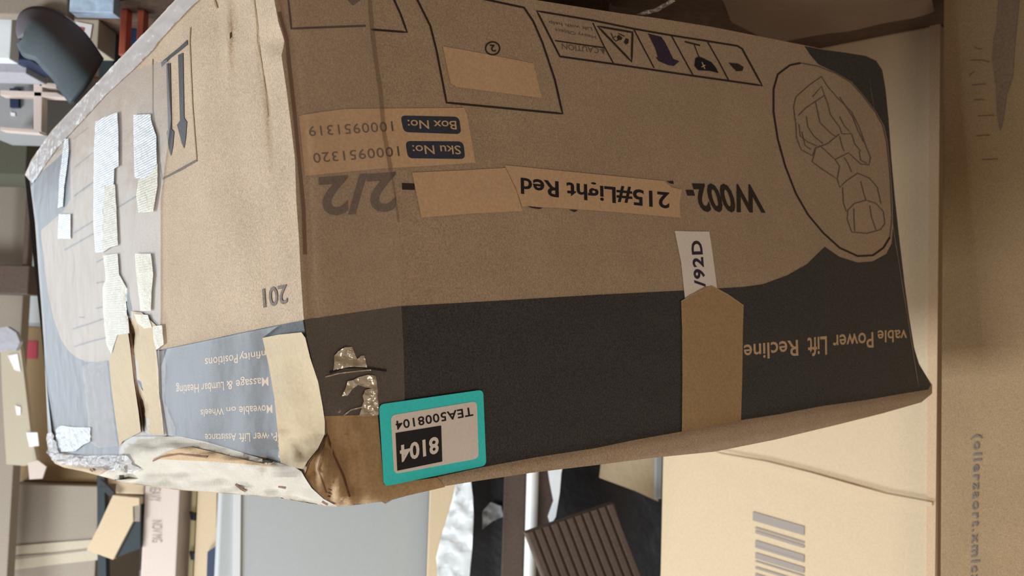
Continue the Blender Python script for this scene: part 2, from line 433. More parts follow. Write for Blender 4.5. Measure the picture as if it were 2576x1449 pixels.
# ---- print on the end face
z1 = z_(650, 780, 2.787); z2 = z_(300, 600, 2.229); z3 = z_(60, 250, 3.22); z4 = z_(60, 650, 2.4975); z5 = z_(1640, 560, 2.587)
z6 = z_(1900, 130, 2.634); z7 = z_(1340, 0, 4.155); z8 = z_(750, 260, 2.129); z9 = z_(650, 0, 2.587)
oval_r = z6([(560, 1360), (680, 1398), (780, 1390), (870, 1340), (905, 1270), (915, 1150), (912, 1000), (900, 800), (880, 600), (855, 490), (800, 395), (720, 290), (640, 200), (540, 140), (420, 85)])
band = [(762, 805), (1000, 771), (1250, 757), (1500, 742), (1720, 731), (1870, 722), (1920, 715), (1980, 693), (2030, 665), (2075, 621)] + oval_r + \
       [(2040, 140), (2024, 116), (2070, 125), (2130, 133), (2178, 141), (2204, 153), (2219, 176), (2227, 220), (2235, 300), (2242, 400), (2251, 500), (2263, 610), (2276, 720), (2287, 800), (2299, 875), (2311, 915), (2329, 945), (2342, 968), (2335, 980), (2278, 989), (2180, 1006), (2065, 1022), (1960, 1042), (1864, 1057), (1713, 1086), (1600, 1106), (1500, 1127), (1350, 1150), (1210, 1176), (1100, 1200), (965, 1219), (950, 1044), (816, 1048), (800, 985), (784, 915), (769, 850)]
lab(patch('printed_band', PE, band, 'ink', box, .0006), 'dark charcoal printed band on the end')
oval = z6([(300, 75), (230, 90), (150, 150), (122, 250), (122, 400), (150, 580), (200, 760), (270, 940), (350, 1080), (450, 1200), (560, 1300), (680, 1355), (780, 1350), (850, 1300), (893, 1230)])
lines('printed_oval', PE, [oval], 4.5, 'ink_line', box)
lines('printed_oval', PE, [z6([(893, 1230), (905, 1120), (903, 1000), (893, 800), (872, 600), (846, 490), (792, 395), (714, 292), (634, 204), (536, 144), (420, 97), (300, 75)])], 2.5, 'ink_soft', box)
ch = [[(440, 165), (360, 220), (270, 300), (255, 370), (270, 480), (275, 570), (305, 650), (380, 690), (400, 640), (480, 610), (560, 545)],
      [(285, 425), (340, 370), (400, 330), (460, 290), (440, 230), (380, 300)], [(400, 330), (415, 400), (430, 470), (500, 540), (530, 560)],
      [(340, 430), (350, 500), (390, 560), (450, 610)], [(290, 480), (300, 560), (350, 600), (410, 625)], [(310, 530), (330, 620), (370, 650)],
      [(460, 290), (480, 340), (500, 420), (560, 500), (575, 545), (640, 545), (590, 490), (560, 430)],
      [(440, 165), (480, 230), (540, 300), (640, 400), (690, 500), (740, 640), (765, 700), (755, 750), (700, 745), (640, 690)],
      [(560, 300), (600, 360), (650, 440), (680, 520), (720, 600)],
      [(400, 640), (430, 625), (455, 645), (530, 715), (620, 670), (650, 700)], [(400, 650), (378, 730), (440, 775), (545, 845), (560, 760), (530, 715)],
      [(590, 700), (620, 750), (640, 800)], [(545, 845), (560, 900), (600, 860), (680, 805), (760, 840), (810, 900), (835, 1010)],
      [(580, 900), (585, 1000), (605, 1060)], [(610, 1110), (615, 1050), (660, 1005), (735, 985), (800, 1005), (850, 1060), (860, 1140), (830, 1180), (740, 1205), (640, 1195), (610, 1110)],
      [(655, 1040), (655, 1100), (660, 1190)], [(760, 1020), (770, 1090), (800, 1180)], [(690, 660), (700, 720), (740, 740)], [(700, 860), (720, 940), (735, 985)],
      [(560, 560), (575, 620), (590, 660)], [(640, 545), (660, 610), (700, 660)]]
lab(lines('printed_drawing', PE, [z6(c) for c in ch], 2.3, 'ink_soft', box), 'faint line drawing of a reclining armchair')
# rectangle frames
lines('printed_frame', PE, [z9([(192, -30), (215, 186), (700, 168)]), z9([(735, 192), (968, 210), (925, 90), (870, -30)])], 5, 'ink_line', box)
lines('printed_frame', PE, [z9([(1020, -30), (1120, 170), (1160, 330), (1225, 668), (1980, 740), (1930, 520), (1850, 280), (1790, 140), (1730, 50), (1440, -12)])], 5, 'ink_line', box)
patch('printed_mark', PE, [(866, -8), (888, 14), (905, 2), (918, -8)], 'ink_soft', box, .0009, 0)
lab(patch('blank_label', PE, z9([(1200, 300), (1500, 355), (1790, 412), (1845, 638), (1290, 566), (1250, 540)]), 'patch', box, .0012), 'blank pale paper patch in the printed frame')
circ = [(1525 + 46 * math.cos(a), 315 + 42 * math.sin(a)) for a in [i * math.pi / 12 for i in range(24)]]
lines('printed_number', PE, [z9(circ)], 3.5, 'ink_line', box, .0015, True)
text('printed_number', PE, '2', *z9([(1540, 292), (1506, 290), (1548, 338)]), 'ink_line', box, .0015, .02)
# caution strip
fr = [(45, 115), (640, 215), (1050, 300), (1450, 370), (1830, 430), (2140, 480), (2190, 510), (2400, 895), (2050, 845), (1660, 790), (850, 670), (285, 590)]
lines('printed_frame', PE, [z7(fr)], 4.6, 'ink_line', box, .0009, True)
for c in ([(630, 240), (740, 470), (850, 670)], [(1060, 310), (1180, 540), (1270, 710)], [(1450, 370), (1580, 610), (1680, 790)], [(1830, 440), (1950, 650), (2050, 840)], [(235, 425), (500, 465), (755, 500)]): lines('printed_frame', PE, [z7(c)], 3.2, 'ink_line', box)
lines('printed_symbol', PE, [z7([(680, 275), (1045, 338), (1035, 645)])], 5, 'ink_line', box, .0009, True)
patch('printed_symbol', PE, z7([(880, 385), (900, 365), (940, 395), (925, 420), (890, 415)]), 'ink_line', box, .0009, 0)
patch('printed_symbol', PE, z7([(955, 440), (975, 400), (1005, 410), (1000, 455), (970, 465)]), 'ink_line', box, .0009, 0)
lines('printed_symbol', PE, [z7(c) for c in ([(820, 345), (840, 395), (870, 380)], [(840, 400), (870, 430), (930, 400)], [(900, 350), (960, 380)])], 2.5, 'ink_line', box)
patch('printed_symbol', PE, z7([(1205, 350), (1345, 385), (1390, 450), (1470, 615), (1535, 640), (1475, 690), (1415, 680), (1320, 640), (1285, 600), (1310, 600), (1280, 500)]), 'ink_purple', box, .0009, 0)
lines('printed_symbol', PE, [z7([(1590, 435), (1750, 475)])], 4, 'ink_line', box)
lines('printed_symbol', PE, [z7([(1690, 470), (1740, 600)])], 2.5, 'ink_line', box)
patch('printed_symbol', PE, z7([(1700, 610), (1740, 590), (1800, 615), (1870, 650), (1915, 705), (1945, 765), (1850, 740), (1730, 735), (1692, 690)]), 'black', box, .0009, 0)
lines('printed_symbol', PE, [z7(c) for c in ([(1770, 650), (1800, 720)], [(1765, 700), (1805, 680)])], 2.5, 'patch', box, .0012)
patch('printed_symbol', PE, z7([(2048, 655), (2100, 660), (2150, 665), (2205, 700), (2195, 740), (2130, 745), (2090, 705)]), 'ink_line', box, .0009, 0)
text('printed_lettering', PE, 'CAUTION', *z7([(690, 500), (305, 455), (695, 560)]), 'ink_soft', box, .0009)
patch('printed_symbol', PE, z7([(705, 515), (752, 510), (748, 572)]), 'ink_soft', box, .0009, 0)
text('printed_lettering', PE, 'Heavy Object', *z7([(660, 375), (230, 295), (668, 410)]), 'ink_soft', box, .0009)
text('printed_lettering', PE, 'Lift with help', *z7([(620, 290), (170, 218), (628, 325)]), 'ink_soft', box, .0009)
# label with the two numbers
lab(patch('number_label', PE, z8([(4, 66), (120, 46), (250, 30), (450, 27), (700, 25), (888, 24), (905, 62), (950, 318), (700, 335), (430, 350), (200, 372), (36, 388)]), 'patch', box, .0012), 'pale number label')
nl = box.children[-1] if False else [c for c in box.children if c.name.startswith('number_label')][0]
def pill(pts): return pts
def rquad(q, r=.18, n=5):
    """rounded quadrilateral"""
    out = []
    for i in range(4):
        p, a, b = q[i], q[i - 1], q[(i + 1) % 4]
        la, lb = math.dist(p, a), math.dist(p, b); rr = r * min(la, lb)
        A = (p[0] + (a[0] - p[0]) * rr / la, p[1] + (a[1] - p[1]) * rr / la); B = (p[0] + (b[0] - p[0]) * rr / lb, p[1] + (b[1] - p[1]) * rr / lb)
        for k in range(n + 1):
            t = k / n; out.append(((1 - t) ** 2 * A[0] + 2 * t * (1 - t) * p[0] + t * t * B[0], (1 - t) ** 2 * A[1] + 2 * t * (1 - t) * p[1] + t * t * B[1]))
    return out
patch('printed_pill', PE, rquad(z8([(548, 65), (862, 72), (874, 165), (566, 154)]), .3), 'navy_pill', nl, .0015, 0)
patch('printed_pill', PE, rquad(z8([(574, 202), (884, 204), (896, 298), (588, 294)]), .3), 'navy_pill', nl, .0015, 0)
text('lettering', PE, 'Box No:', *z8([(846, 94), (585, 88), (850, 141)]), 'patch', nl, .0019, .01)
text('lettering', PE, 'Sku No:', *z8([(868, 226), (610, 224), (874, 274)]), 'patch', nl, .0019, .01)
text('lettering', PE, '1000951319', *z8([(505, 97), (54, 124), (512, 150)]), 'ink_soft', nl, .0016, .004, 1.1)
text('lettering', PE, '1000951320', *z8([(538, 230), (78, 268), (545, 283)]), 'ink_soft', nl, .0016, .004, 1.1)
text('printed_lettering', PE, '2/2', *z8([(524, 368), (110, 397), (530, 580)]), 'ink_soft', box, .0009, .025)
patch('printed_lettering', PE, z8([(556, 427), (625, 430), (625, 464), (558, 462)]), 'ink_line', box, .0009, 0)
text('printed_lettering', PE, 'W002-', *z8([(2462, 436), (2066, 428), (2505, 590)]), 'ink_line', box, .0009, .03)
lab(patch('paper_strip', PE, z8([(610, 370), (850, 360), (1110, 345), (1170, 470), (1200, 576), (900, 592), (660, 612)]), 'patch', box, .0013), 'blank pale paper strip')
lab(patch('paper_strip', PE, z8([(1105, 330), (1300, 350), (1600, 380), (1960, 415), (2000, 448), (2055, 462), (2042, 540), (2050, 613), (1700, 582), (1400, 560), (1200, 552), (1165, 450)]), 'patch', box, .0017), 'pale paper strip with lettering')
ps = [c for c in box.children if c.name.startswith('paper_strip')][-1]
text('lettering', PE, '215#Light Red', *z8([(1988, 478), (1192, 398), (1990, 566)]), 'black', ps, .0021, .02)
patch('printed_mark', PE, z8([(1225, 550), (1270, 554), (1312, 562), (1290, 566), (1250, 560)]), 'ink_line', box, .0019, 0)
patch('printed_mark', PE, z8([(1450, 570), (1500, 573), (1480, 582)]), 'ink_line', box, .0019, 0)
patch('printed_mark', PE, z8([(1975, 418), (2010, 416), (2012, 432), (1995, 430)]), 'ink_line', box, .0019, 0)
# band lettering
for s, q in (('vable', [(1660, 697), (1468, 702), (1660, 778)]), ('Power', [(1440, 712), (1176, 732), (1443, 815)]), ('Lift', [(1138, 738), (1012, 750), (1140, 862)]), ('Recline', [(950, 762), (597, 796), (953, 868)])):
    text('band_lettering', PE, s, *z5(q), 'patch', box, .0010, .012)
# white lot label and hexagonal tape piece
wl = patch('lot_label', PE, z5([(148, 53), (260, 57), (373, 58), (392, 180), (425, 435), (300, 500), (215, 497), (190, 260)]), 'white', box, .0014)
lab(wl, 'white label with lot code')
text('lettering', PE, '/92D', *z5([(350, 418), (324, 116), (278, 420)]), 'ink_purple', wl, .0018, .03, 1.15)
text('lettering', PE, 'lot', *z5([(262, 440), (252, 395), (252, 440)]), 'ink_soft', wl, .0018) if False else None
lab(patch('paper_tape', PE, z5([(190, 515), (222, 494), (255, 470), (300, 442), (345, 418), (392, 412), (440, 435), (495, 468), (545, 505), (597, 540), (592, 700), (588, 1000), (580, 1285), (400, 1322), (195, 1362), (198, 1000), (196, 700)]), 'kraft_tape', box, .0022), 'brown paper tape piece with pointed end')
lines('fold_edge', PE, [z5([(190, 515), (255, 472), (390, 414), (495, 470), (597, 542)])], 3, 'kraft_tape_pale', box, .0026)

# brown bare patch under the corner, clear tape and its fold
lab(patch('bare_patch', PE, [(816, 1047), (880, 1045), (950, 1043), (958, 1130), (966, 1219), (1100, 1201), (1120, 1225), (985, 1256), (960, 1260), (900, 1266), (856, 1270), (822, 1254), (790, 1227), (770, 1194), (780, 1163), (806, 1128), (824, 1092), (822, 1060)], 'kraft_tape', box, .0022, 12), 'bare brown board at the crushed corner')
ct = patch('clear_tape', PE, [(700, -40), (926, -40), (934, 20), (940, 90), (958, 230), (968, 330), (986, 430), (1003, 560), (1010, 770), (1016, 900), (1018, 1000), (1012, 1038), (950, 1044), (818, 1047), (812, 1010), (790, 925), (772, 850), (766, 800), (758, 700), (754, 600), (746, 500), (742, 400), (731, 300), (723, 235), (712, 140), (718, 105), (702, 55), (692, 0)], 'clear', box, .0026)
lab(ct, 'wide clear tape down the corner')
lines('tape_fold', PE, [[(928, -40), (932, 20), (938, 90), (950, 180), (958, 230), (966, 330), (984, 430)]], 11, 'amber', box, .0031)
lines('tape_fold', PE, [[(984, 430), (996, 500), (1003, 560)]], 5, 'amber', box, .0031)
lines('painted_crease', PE, [[(703, 30), (722, 100), (728, 160), (742, 290), (752, 400), (764, 520), (768, 640)]], 9, 'brownline', box, .0012)  # brown line painting the shadow of the fold beside the corner
# crinkled part of the tape, its highlights painted pale gold
def crinkle(name, pl, poly, material, parent, eps, amp, seed, cell=5):
    bmx = patch(name, pl, poly, material, parent, eps, cell)
    me = bmx.data
    for v in me.vertices:
        v.co += pl.n * (amp * (noise.noise(V(v.co) * 130 + V((seed, 0, 0))) + 1) * .5)
    if .0035 < amp < .01: me.polygons.foreach_set('use_smooth', [False] * len(me.polygons))
    return bmx
lab(crinkle('crinkled_tape_glint', PE, z1([(525, 320), (560, 285), (600, 262), (655, 258), (665, 300), (690, 345), (715, 320), (735, 320), (758, 402), (640, 398), (540, 418), (520, 440)]), 'shiny', box, .003, .004, 1), 'crinkled tape with painted gold-white highlight')
lab(crinkle('crinkled_tape_glint', PE, z1([(700, 470), (760, 455), (818, 460), (828, 540), (832, 640), (836, 735), (760, 745), (700, 742), (720, 690), (735, 640), (725, 600), (745, 560), (790, 548), (740, 540), (690, 525), (650, 560), (620, 600), (580, 605), (600, 560), (620, 500), (660, 490)]), 'shiny', box, .003, .004, 2), 'crinkled tape with painted gold-white highlight')
lines('tape_wrinkle', PE, [z1([(468, 470), (560, 445), (700, 428), (790, 420)])], 3, 'shiny', box, .0045)
lines('tape_wrinkle', PE, [z1([(600, 738), (650, 700), (740, 678)])], 3, 'shiny', box, .0045)
lines('tape_wrinkle', PE, [z1([(500, 440), (600, 405), (720, 402), (900, 425)])], 5, 'black', box, .0042)

# teal sticker
st = patch('teal_sticker', PE, rquad(z1([(845, 662), (1576, 558), (1598, 1090), (880, 1238)]), .07), 'teal', box, .0048)
lab(st, 'teal bordered inventory sticker')
patch('sticker_face', PE, rquad(z1([(928, 738), (1532, 638), (1545, 1040), (952, 1150)]), .09), 'white', st, .0053)
patch('sticker_block', PE, z1([(962, 862), (1282, 810), (1290, 1062), (974, 1127)]), 'black', st, .0058)
text('lettering', PE, '8104', *z1([(1262, 884), (990, 950), (1268, 1004)]), 'white', st, .0063, .03)
text('lettering', PE, 'TEA5008104', *z1([(1500, 680), (960, 780), (1508, 742)]), 'black', st, .0058, .015, 1.08)

# ---- side face print
lab(patch('printed_band', PS, [(764, 806), (700, 818), (620, 834), (500, 860), (400, 881), (400, 930), (404, 1000), (412, 1060), (420, 1098), (470, 1106), (560, 1130), (640, 1150), (705, 1168), (760, 1130), (800, 1100), (808, 1010), (790, 930), (775, 870)], 'ink', box, .0006, 24), 'charcoal printed band on the side')
lab(patch('printed_band', PS, [(76, 452), (110, 428), (140, 402), (165, 378), (178, 380), (176, 440), (176, 500), (160, 530), (125, 560), (101, 580), (105, 620), (111, 680), (120, 740), (133, 800), (150, 850), (168, 880), (190, 900), (215, 910), (245, 912), (275, 906), (283, 950), (290, 1040), (300, 1120), (292, 1162), (200, 1148), (128, 1130), (121, 1080), (115, 950), (107, 800), (99, 700), (89, 560), (77, 470)], 'ink', box, .0006, 24), 'charcoal printed band at the far corner')
TL = [('nfinity', [(821, 626), (672, 648), (823, 668)]), ('Positions', [(664, 648), (480, 672), (666, 698)]),
      ('Massage &', [(836, 776), (600, 800), (838, 826)]), ('Lumbar Heating', [(586, 802), (318, 826), (588, 852)]),
      ('Moveable', [(858, 932), (672, 942), (860, 980)]), ('on', [(655, 942), (600, 946), (656, 976)]), ('Wheels', [(585, 948), (456, 960), (587, 988)]),
      ('Power Lift', [(884, 1086), (670, 1092), (886, 1136)]), ('Assistance', [(655, 1092), (480, 1096), (657, 1136)])]
for s, q in TL:
    text('band_lettering', PS, s, *z2(q), 'patch', box, .0010, .01)
text('printed_number', PS, '201', *z2([(936, 258), (800, 284), (944, 366)]), 'ink_soft', box, .0010, .015)
# this-way-up arrows and frame
za = z_(280, 0, 2.898)
GA = 'ink_soft'
patch('printed_arrow', PS, za([(362, 455), (420, 405), (500, 340), (552, 290), (556, 325), (500, 372), (430, 425), (366, 488)]), 'ink', box, .0010, 24)
for a in ([(400, 465), (430, 460), (438, 940), (456, 960), (448, 1060), (434, 1140), (418, 1080), (402, 965), (414, 945)], [(486, 400), (522, 385), (530, 860), (550, 890), (542, 1000), (530, 1085), (512, 1040), (478, 910), (500, 880)]):
    patch('printed_arrow', PS, za(a), 'ink', box, .0010, 24)
lines('printed_frame', PS, [za([(300, 430), (300, 800), (340, 1100), (368, 1305), (500, 1240), (622, 1170), (605, 960), (590, 760), (570, 300), (576, 200)])], 2.4, 'kraft_dark', box)
lines('printed_frame', PS, [za([(368, 1305), (500, 1240), (622, 1170)])], 5, 'ink_soft', box, .0012)
for q in ([(1120, 645), (1390, 495)], [(755, 880), (910, 785)], [(405, 785), (560, 670)], [(400, 1085), (565, 985)], [(330, 1220), (560, 1090)], [(590, 1320), (645, 1290)]):
    lines('printed_dash', PS, [z3(q)], 3.6, 'ink_soft', box, .0009)
for q in ([(305, 445), (400, 415), (500, 380)], [(315, 555), (420, 522), (520, 498)], [(455, 315), (495, 305)], [(455, 155), (510, 145)], [(350, 372), (378, 370)]):
    lines('printed_dash', PS, [z4(q)], 3.6, 'ink_soft', box, .0009)
for q in ([(100, 560), (300, 395)], [(400, 560), (560, 430)], [(400, 320), (520, 230)]):
    lines('printed_dash', PS, [z3(q)], 2.4, 'kraft_dark', box, .0009)
lines('painted_crease', PS, [za([(1040, 0), (1060, 150), (1068, 300), (1100, 500), (1135, 740), (1148, 850)])], 3, 'kraft_dark', box, .0010)
lines('painted_crease', PS, [za([(750, 0), (770, 60), (760, 20)])], 4, 'kraft_dark', box, .0010)
# added film, pale sheen put into its colour, over far half and band
lab(patch('sheen_film', PS, [(77, 470), (112, 420), (150, 368), (215, 298), (275, 232), (335, 178), (420, 150), (430, 300), (404, 500), (404, 800), (400, 881), (404, 1000), (418, 1096), (330, 1118), (292, 1160), (127, 1130), (119, 1040), (108, 820), (89, 560)], 'haze', box, .0030, 24), 'added film with painted pale sheen over the far half')
film_edge = [(66, 440), (82, 402), (132, 330), (182, 277), (242, 214), (302, 150), (372, 77), (442, 2), (484, -50), (560, -60), (520, -15), (470, 32), (408, 98), (385, 128), (335, 178), (275, 232), (215, 298), (150, 368), (112, 420), (84, 462)]
lab(patch('sheen_film', PS, [(420, 878), (500, 862), (620, 836), (700, 820), (660, 850), (676, 920), (690, 1000), (698, 1080), (706, 1160), (640, 1146), (560, 1126), (470, 1102), (424, 1096), (408, 1000), (406, 920)], 'haze', box, .0034, 24), 'added film with painted pale sheen over the printed band')
lab(crinkle('clear_wrap', PS, film_edge, 'clearwrap', box, .0025, .0034, 5, 10), 'crinkled clear wrap along the lower edge')
# paper tape strips and the slit between the flaps
lab(patch('paper_tape', PS, z4([(535, 640), (560, 590), (590, 470), (655, 470), (668, 560), (690, 760), (720, 960), (735, 1090), (620, 1150), (600, 1180), (575, 1000), (548, 800)]), 'kraft_tape_pale', box, .0042, 24), 'pale paper tape strip')
lab(patch('paper_tape', PS, z4([(665, 330), (740, 340), (830, 420), (832, 580), (845, 700), (850, 850), (870, 1000), (880, 1110), (770, 1100), (745, 950), (710, 760), (688, 560), (668, 400)]), 'kraft_tape_pale', box, .0042, 24), 'pale paper tape strip beside the slit')
lines('flap_slit', PS, [z4([(648, 270), (665, 400), (676, 520), (692, 690), (716, 850), (738, 960), (758, 1085)])], 6, 'brownline', box, .0046)
# woven tape strips, with reflections painted in as bluish white and yellow
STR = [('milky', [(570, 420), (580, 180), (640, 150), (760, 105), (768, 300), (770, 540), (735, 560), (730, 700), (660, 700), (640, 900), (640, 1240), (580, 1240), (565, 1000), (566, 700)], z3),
       ('warm_glare', [(662, 700), (700, 680), (740, 690), (752, 900), (765, 1180), (700, 1200), (640, 1240), (640, 900)], z3),
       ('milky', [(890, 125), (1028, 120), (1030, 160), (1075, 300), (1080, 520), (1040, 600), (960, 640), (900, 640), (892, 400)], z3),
       ('warm_glare', [(930, 650), (1030, 600), (1085, 520), (1085, 700), (1050, 910), (930, 920), (912, 780)], z3),
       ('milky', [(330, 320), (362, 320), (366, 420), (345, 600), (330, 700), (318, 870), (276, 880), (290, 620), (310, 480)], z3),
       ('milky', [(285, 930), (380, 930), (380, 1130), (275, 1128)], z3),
       ('warm_glare', [(500, -20), (590, -30), (600, 100), (650, 190), (655, 330), (665, 470), (590, 480), (550, 600), (520, 540), (500, 350), (495, 190), (515, 130)], z4),
       ('warm_glare', [(700, -30), (800, -30), (815, 100), (805, 200), (800, 330), (735, 330), (720, 200), (705, 80)], z4),
       ('warm_glare', [(695, 348), (780, 355), (808, 435), (760, 440), (715, 405)], z4),
       ('warm_glare', [(812, 425), (870, 420), (880, 540), (835, 575), (818, 520)], z4)]
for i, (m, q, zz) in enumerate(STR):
    o = crinkle('woven_tape_glare', PS, zz(q), m, box, .0048, .0010, 10 + i, 8)
    lab(o, 'woven tape strip with painted bluish-white reflection' if m == 'milky' else 'woven tape strip with painted warm reflection')
lab(crinkle('woven_tape_glare', PS, z4([(205, 1075), (240, 1050), (330, 1060), (425, 1060), (425, 1150), (380, 1170), (330, 1210), (240, 1215), (210, 1160)]), 'milky', box, .003, .004, 33, 6), 'woven tape strip with painted bluish-white reflection')
lab(crinkle('clear_wrap', PS, z4([(160, 1100), (190, 1090), (215, 1160), (240, 1225), (400, 1238), (560, 1235), (660, 1235), (700, 1290), (760, 1330), (700, 1350), (560, 1330), (420, 1310), (240, 1290), (190, 1265), (160, 1220)]), 'clearwrap', box, .004, .008, 35, 8), 'crinkled clear wrap over the top corner')
lab(crinkle('clear_wrap', PS, z4([(370, 680), (420, 660), (530, 645), (570, 1000), (600, 1180), (480, 1190), (420, 1150), (400, 900)]), 'clear', box, .003, .004, 36, 9), 'crinkled clear wrap')
lab(crinkle('clear_wrap', PS, z4([(830, 580), (890, 580), (900, 700), (890, 900), (960, 1060), (960, 1110), (880, 1110), (870, 980), (848, 800)]), 'clear', box, .003, .004, 37, 9), 'crinkled clear wrap')
# cream flap above the band and paper at the corner
lab(patch('top_flap', PS, [(306, 1118), (330, 1098), (400, 1098), (452, 1098), (520, 1112), (600, 1136), (680, 1160), (736, 1172), (758, 1186), (766, 1200), (784, 1228), (814, 1255), (842, 1270), (820, 1271), (760, 1261), (700, 1250), (620, 1244), (560, 1239), (440, 1230), (320, 1213), (250, 1196), (290, 1172)], 'cream', box, .003, 12), 'creased cream folded flap')
lines('painted_crease', PS, [[(384, 1160), (405, 1150), (450, 1142), (520, 1150)]], 4, 'brownline', box, .0050)
lines('painted_crease', PE, [[(824, 1095), (842, 1150), (866, 1200), (880, 1250)]], 5, 'brownline', box, .0040)
lines('painted_crease', PE, [[(820, 1100), (800, 1180), (822, 1240)]], 4, 'brownline', box, .0040)
lab(patch('torn_edge', PS, [(385, 1155), (440, 1130), (480, 1124), (540, 1138), (620, 1158), (700, 1174), (620, 1168), (520, 1160), (440, 1157)], 'kraft_tape', box, .0042, 12), 'exposed brown torn edge')
lab(patch('paper_tape', PS, [(660, 850), (700, 842), (758, 836), (768, 850), (780, 900), (800, 960), (812, 1025), (817, 1060), (817, 1092), (800, 1128), (774, 1160), (762, 1180), (748, 1178), (706, 1164), (698, 1080), (690, 1000), (676, 920)], 'kraft_tape_pale', box, .0042, 12), 'cream paper tape wrapped round the corner')
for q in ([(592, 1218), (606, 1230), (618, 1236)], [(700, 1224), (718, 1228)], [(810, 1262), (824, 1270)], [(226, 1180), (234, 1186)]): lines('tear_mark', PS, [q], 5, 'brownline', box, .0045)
adopt(box)

# ------------------------------------------------------------------ support below the leaning carton
def in_box(x, y, z):  # point on / below the carton bottom, in carton axes from the near bottom corner
    return bot[0] + aax * x + bax * y + uax * z
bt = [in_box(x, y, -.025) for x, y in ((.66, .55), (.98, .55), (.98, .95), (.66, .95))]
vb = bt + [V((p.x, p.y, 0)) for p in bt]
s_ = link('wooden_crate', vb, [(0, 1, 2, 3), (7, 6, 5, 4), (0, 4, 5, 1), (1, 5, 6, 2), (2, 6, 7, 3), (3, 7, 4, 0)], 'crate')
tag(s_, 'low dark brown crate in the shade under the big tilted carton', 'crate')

# crumpled brown wrap and plastic on the floor by the end face
def floor_sheet(name, pix, z, material, seed, amp):
    pts = []
    for x, y in pix:
        r = ray(x, y); pts.append(CAM + r * ((z - HC) / r.z))
    bm = bmesh.new(); vs = [bm.verts.new(p) for p in pts]; bm.faces.new(vs)
    bmesh.ops.triangulate(bm, faces=bm.faces[:]); bmesh.ops.subdivide_edges(bm, edges=bm.edges[:], cuts=5, use_grid_fill=True)
    for v in bm.verts: v.co.z = max(.004, v.co.z + amp * noise.noise(v.co * 9 + V((seed, 0, 0))))
    r2 = bmesh.ops.extrude_face_region(bm, geom=bm.faces[:])
    for g in r2['geom']:
        if isinstance(g, bmesh.types.BMVert): g.co.z = max(0.001, g.co.z - .003)
    bmesh.ops.recalc_face_normals(bm, faces=bm.faces[:])
    me = bpy.data.meshes.new(name); bm.to_mesh(me); bm.free(); me.materials.append(MT[material])
    o = bpy.data.objects.new(name, me); COL.objects.link(o); return o
tag(floor_sheet('plastic_sheet', [(1330, -60), (1640, -30), (1720, -8), (1705, 6), (1610, 34), (1600, 30), (1560, 10), (1450, -40)], .05, 'crate', 3, .02), 'crumpled dark brown sheet with a painted highlight edge on the floor under the carton', 'sheet')
_sh = bpy.data.objects['plastic_sheet']
lab(crinkle('edge_glint', vplane(1600, 1.62, 1710, 1.60), [(1600, 38), (1622, 28), (1650, 22), (1690, -2), (1700, 4), (1655, 30), (1625, 38)], 'shiny', _sh, .0, .004, 41, 5), 'painted highlight along the crumpled edge')  # pale strip painting the highlight on the sheet's edge
tag(floor_sheet('flat_cardboard', [(1900, -60), (2330, -60), (2350, 30), (2200, 60), (2060, 90), (1950, 110), (1840, 60), (1810, -20)], .02, 'brownbox', 5, .01), 'flattened brown cardboard on the floor before the tan carton', 'cardboard')

# ------------------------------------------------------------------ right-hand cartons
GB = 'kraft_tan'
PB = vplane(1660, 2.58, 2366, 2.10)
bc, PBp = slab('cardboard_box', 1664, 2.58, 2358, 2.10, 0, 1.55, .42, 'beige', y=1300)
tag(bc, 'tall beige carton with grey barcode, behind the right end of the big carton', 'box')
PBp = Plane(PBp.O, PBp.n)
bp = empty_parent = bc
lab(prism('paper_tape', PBp, [(2338, 60), (2366, 55), (2352, 1500), (2330, 1500)], .002, 'patch', bc, .003), 'pale strip along the edge')  # pale strip along the near edge of the carton
zb = z_(1700, 900, 2.639)
lab(prism('flap_ridge', PBp, zb([(230, 625), (600, 690), (900, 765), (1200, 850), (1400, 905), (1700, 960), (1700, 985), (1400, 930), (1150, 878), (960, 820), (700, 745), (300, 650)]), .001, 'beige', bc, .010), 'raised pale fold ridge')
bars = [(1020, 60), (1122, 14), (1145, 20), (1210, 34), (1245, 16), (1292, 40), (1345, 10), (1385, 16), (1430, 40), (1480, 20), (1510, 30)]
vs_, fs_ = [], []
for y0, hh in bars:
    x0, x1 = (510, 852) if y0 < 1100 else (527, 852)
    q = zb([(x0, y0), (x1, y0 + 100), (x1, y0 + 100 + hh), (x0, y0 + hh)]); k = len(vs_)
    vs_ += [PBp.P(x, y, .002) for x, y in q]; fs_.append([k, k + 1, k + 2, k + 3])
vs_, fs_ = orient(vs_, fs_, PBp.n)
lab(link('barcode', vs_, fs_, 'barcode', bc), 'faded grey barcode')
cc, PC = slab('cardboard_box', 2371, 1.83, 3000, 1.52, 0, 1.6, .4, 'kraft_dark', y=300)
tag(cc, 'tall brown carton with faint vertical lettering at the right edge', 'box')
text('printed_lettering', PC, '(ollerzaort.xmlcx', (2449, 1094), (2441, 1470), (2471, 1092), 'ink_soft', cc, .002, .02, 1.25)
lab(patch('seam_shade', PC, [(2512, -10), (2565, -10), (2558, 60), (2552, 120), (2548, 190), (2532, 240), (2524, 300), (2516, 330), (2508, 290), (2506, 220), (2496, 150), (2500, 100), (2508, 60)], 'crumple_shade', cc, .002), 'painted shade of the crumpled gap')  # dark patch painting the shadow in the crumpled flap gap
for i, q in enumerate([[(2450, 118), (2462, 124), (2470, 122)], [(2440, 152), (2470, 151), (2488, 156)], [(2438, 190), (2450, 180)], [(2445, 214), (2480, 211)], [(2450, 252), (2475, 250)], [(2460, 292), (2500, 290)], [(2455, 342), (2490, 340)], [(2470, 402), (2510, 400)]]):
    lines('painted_crease', PC, [q], 2.5, 'brownline', cc, .002)

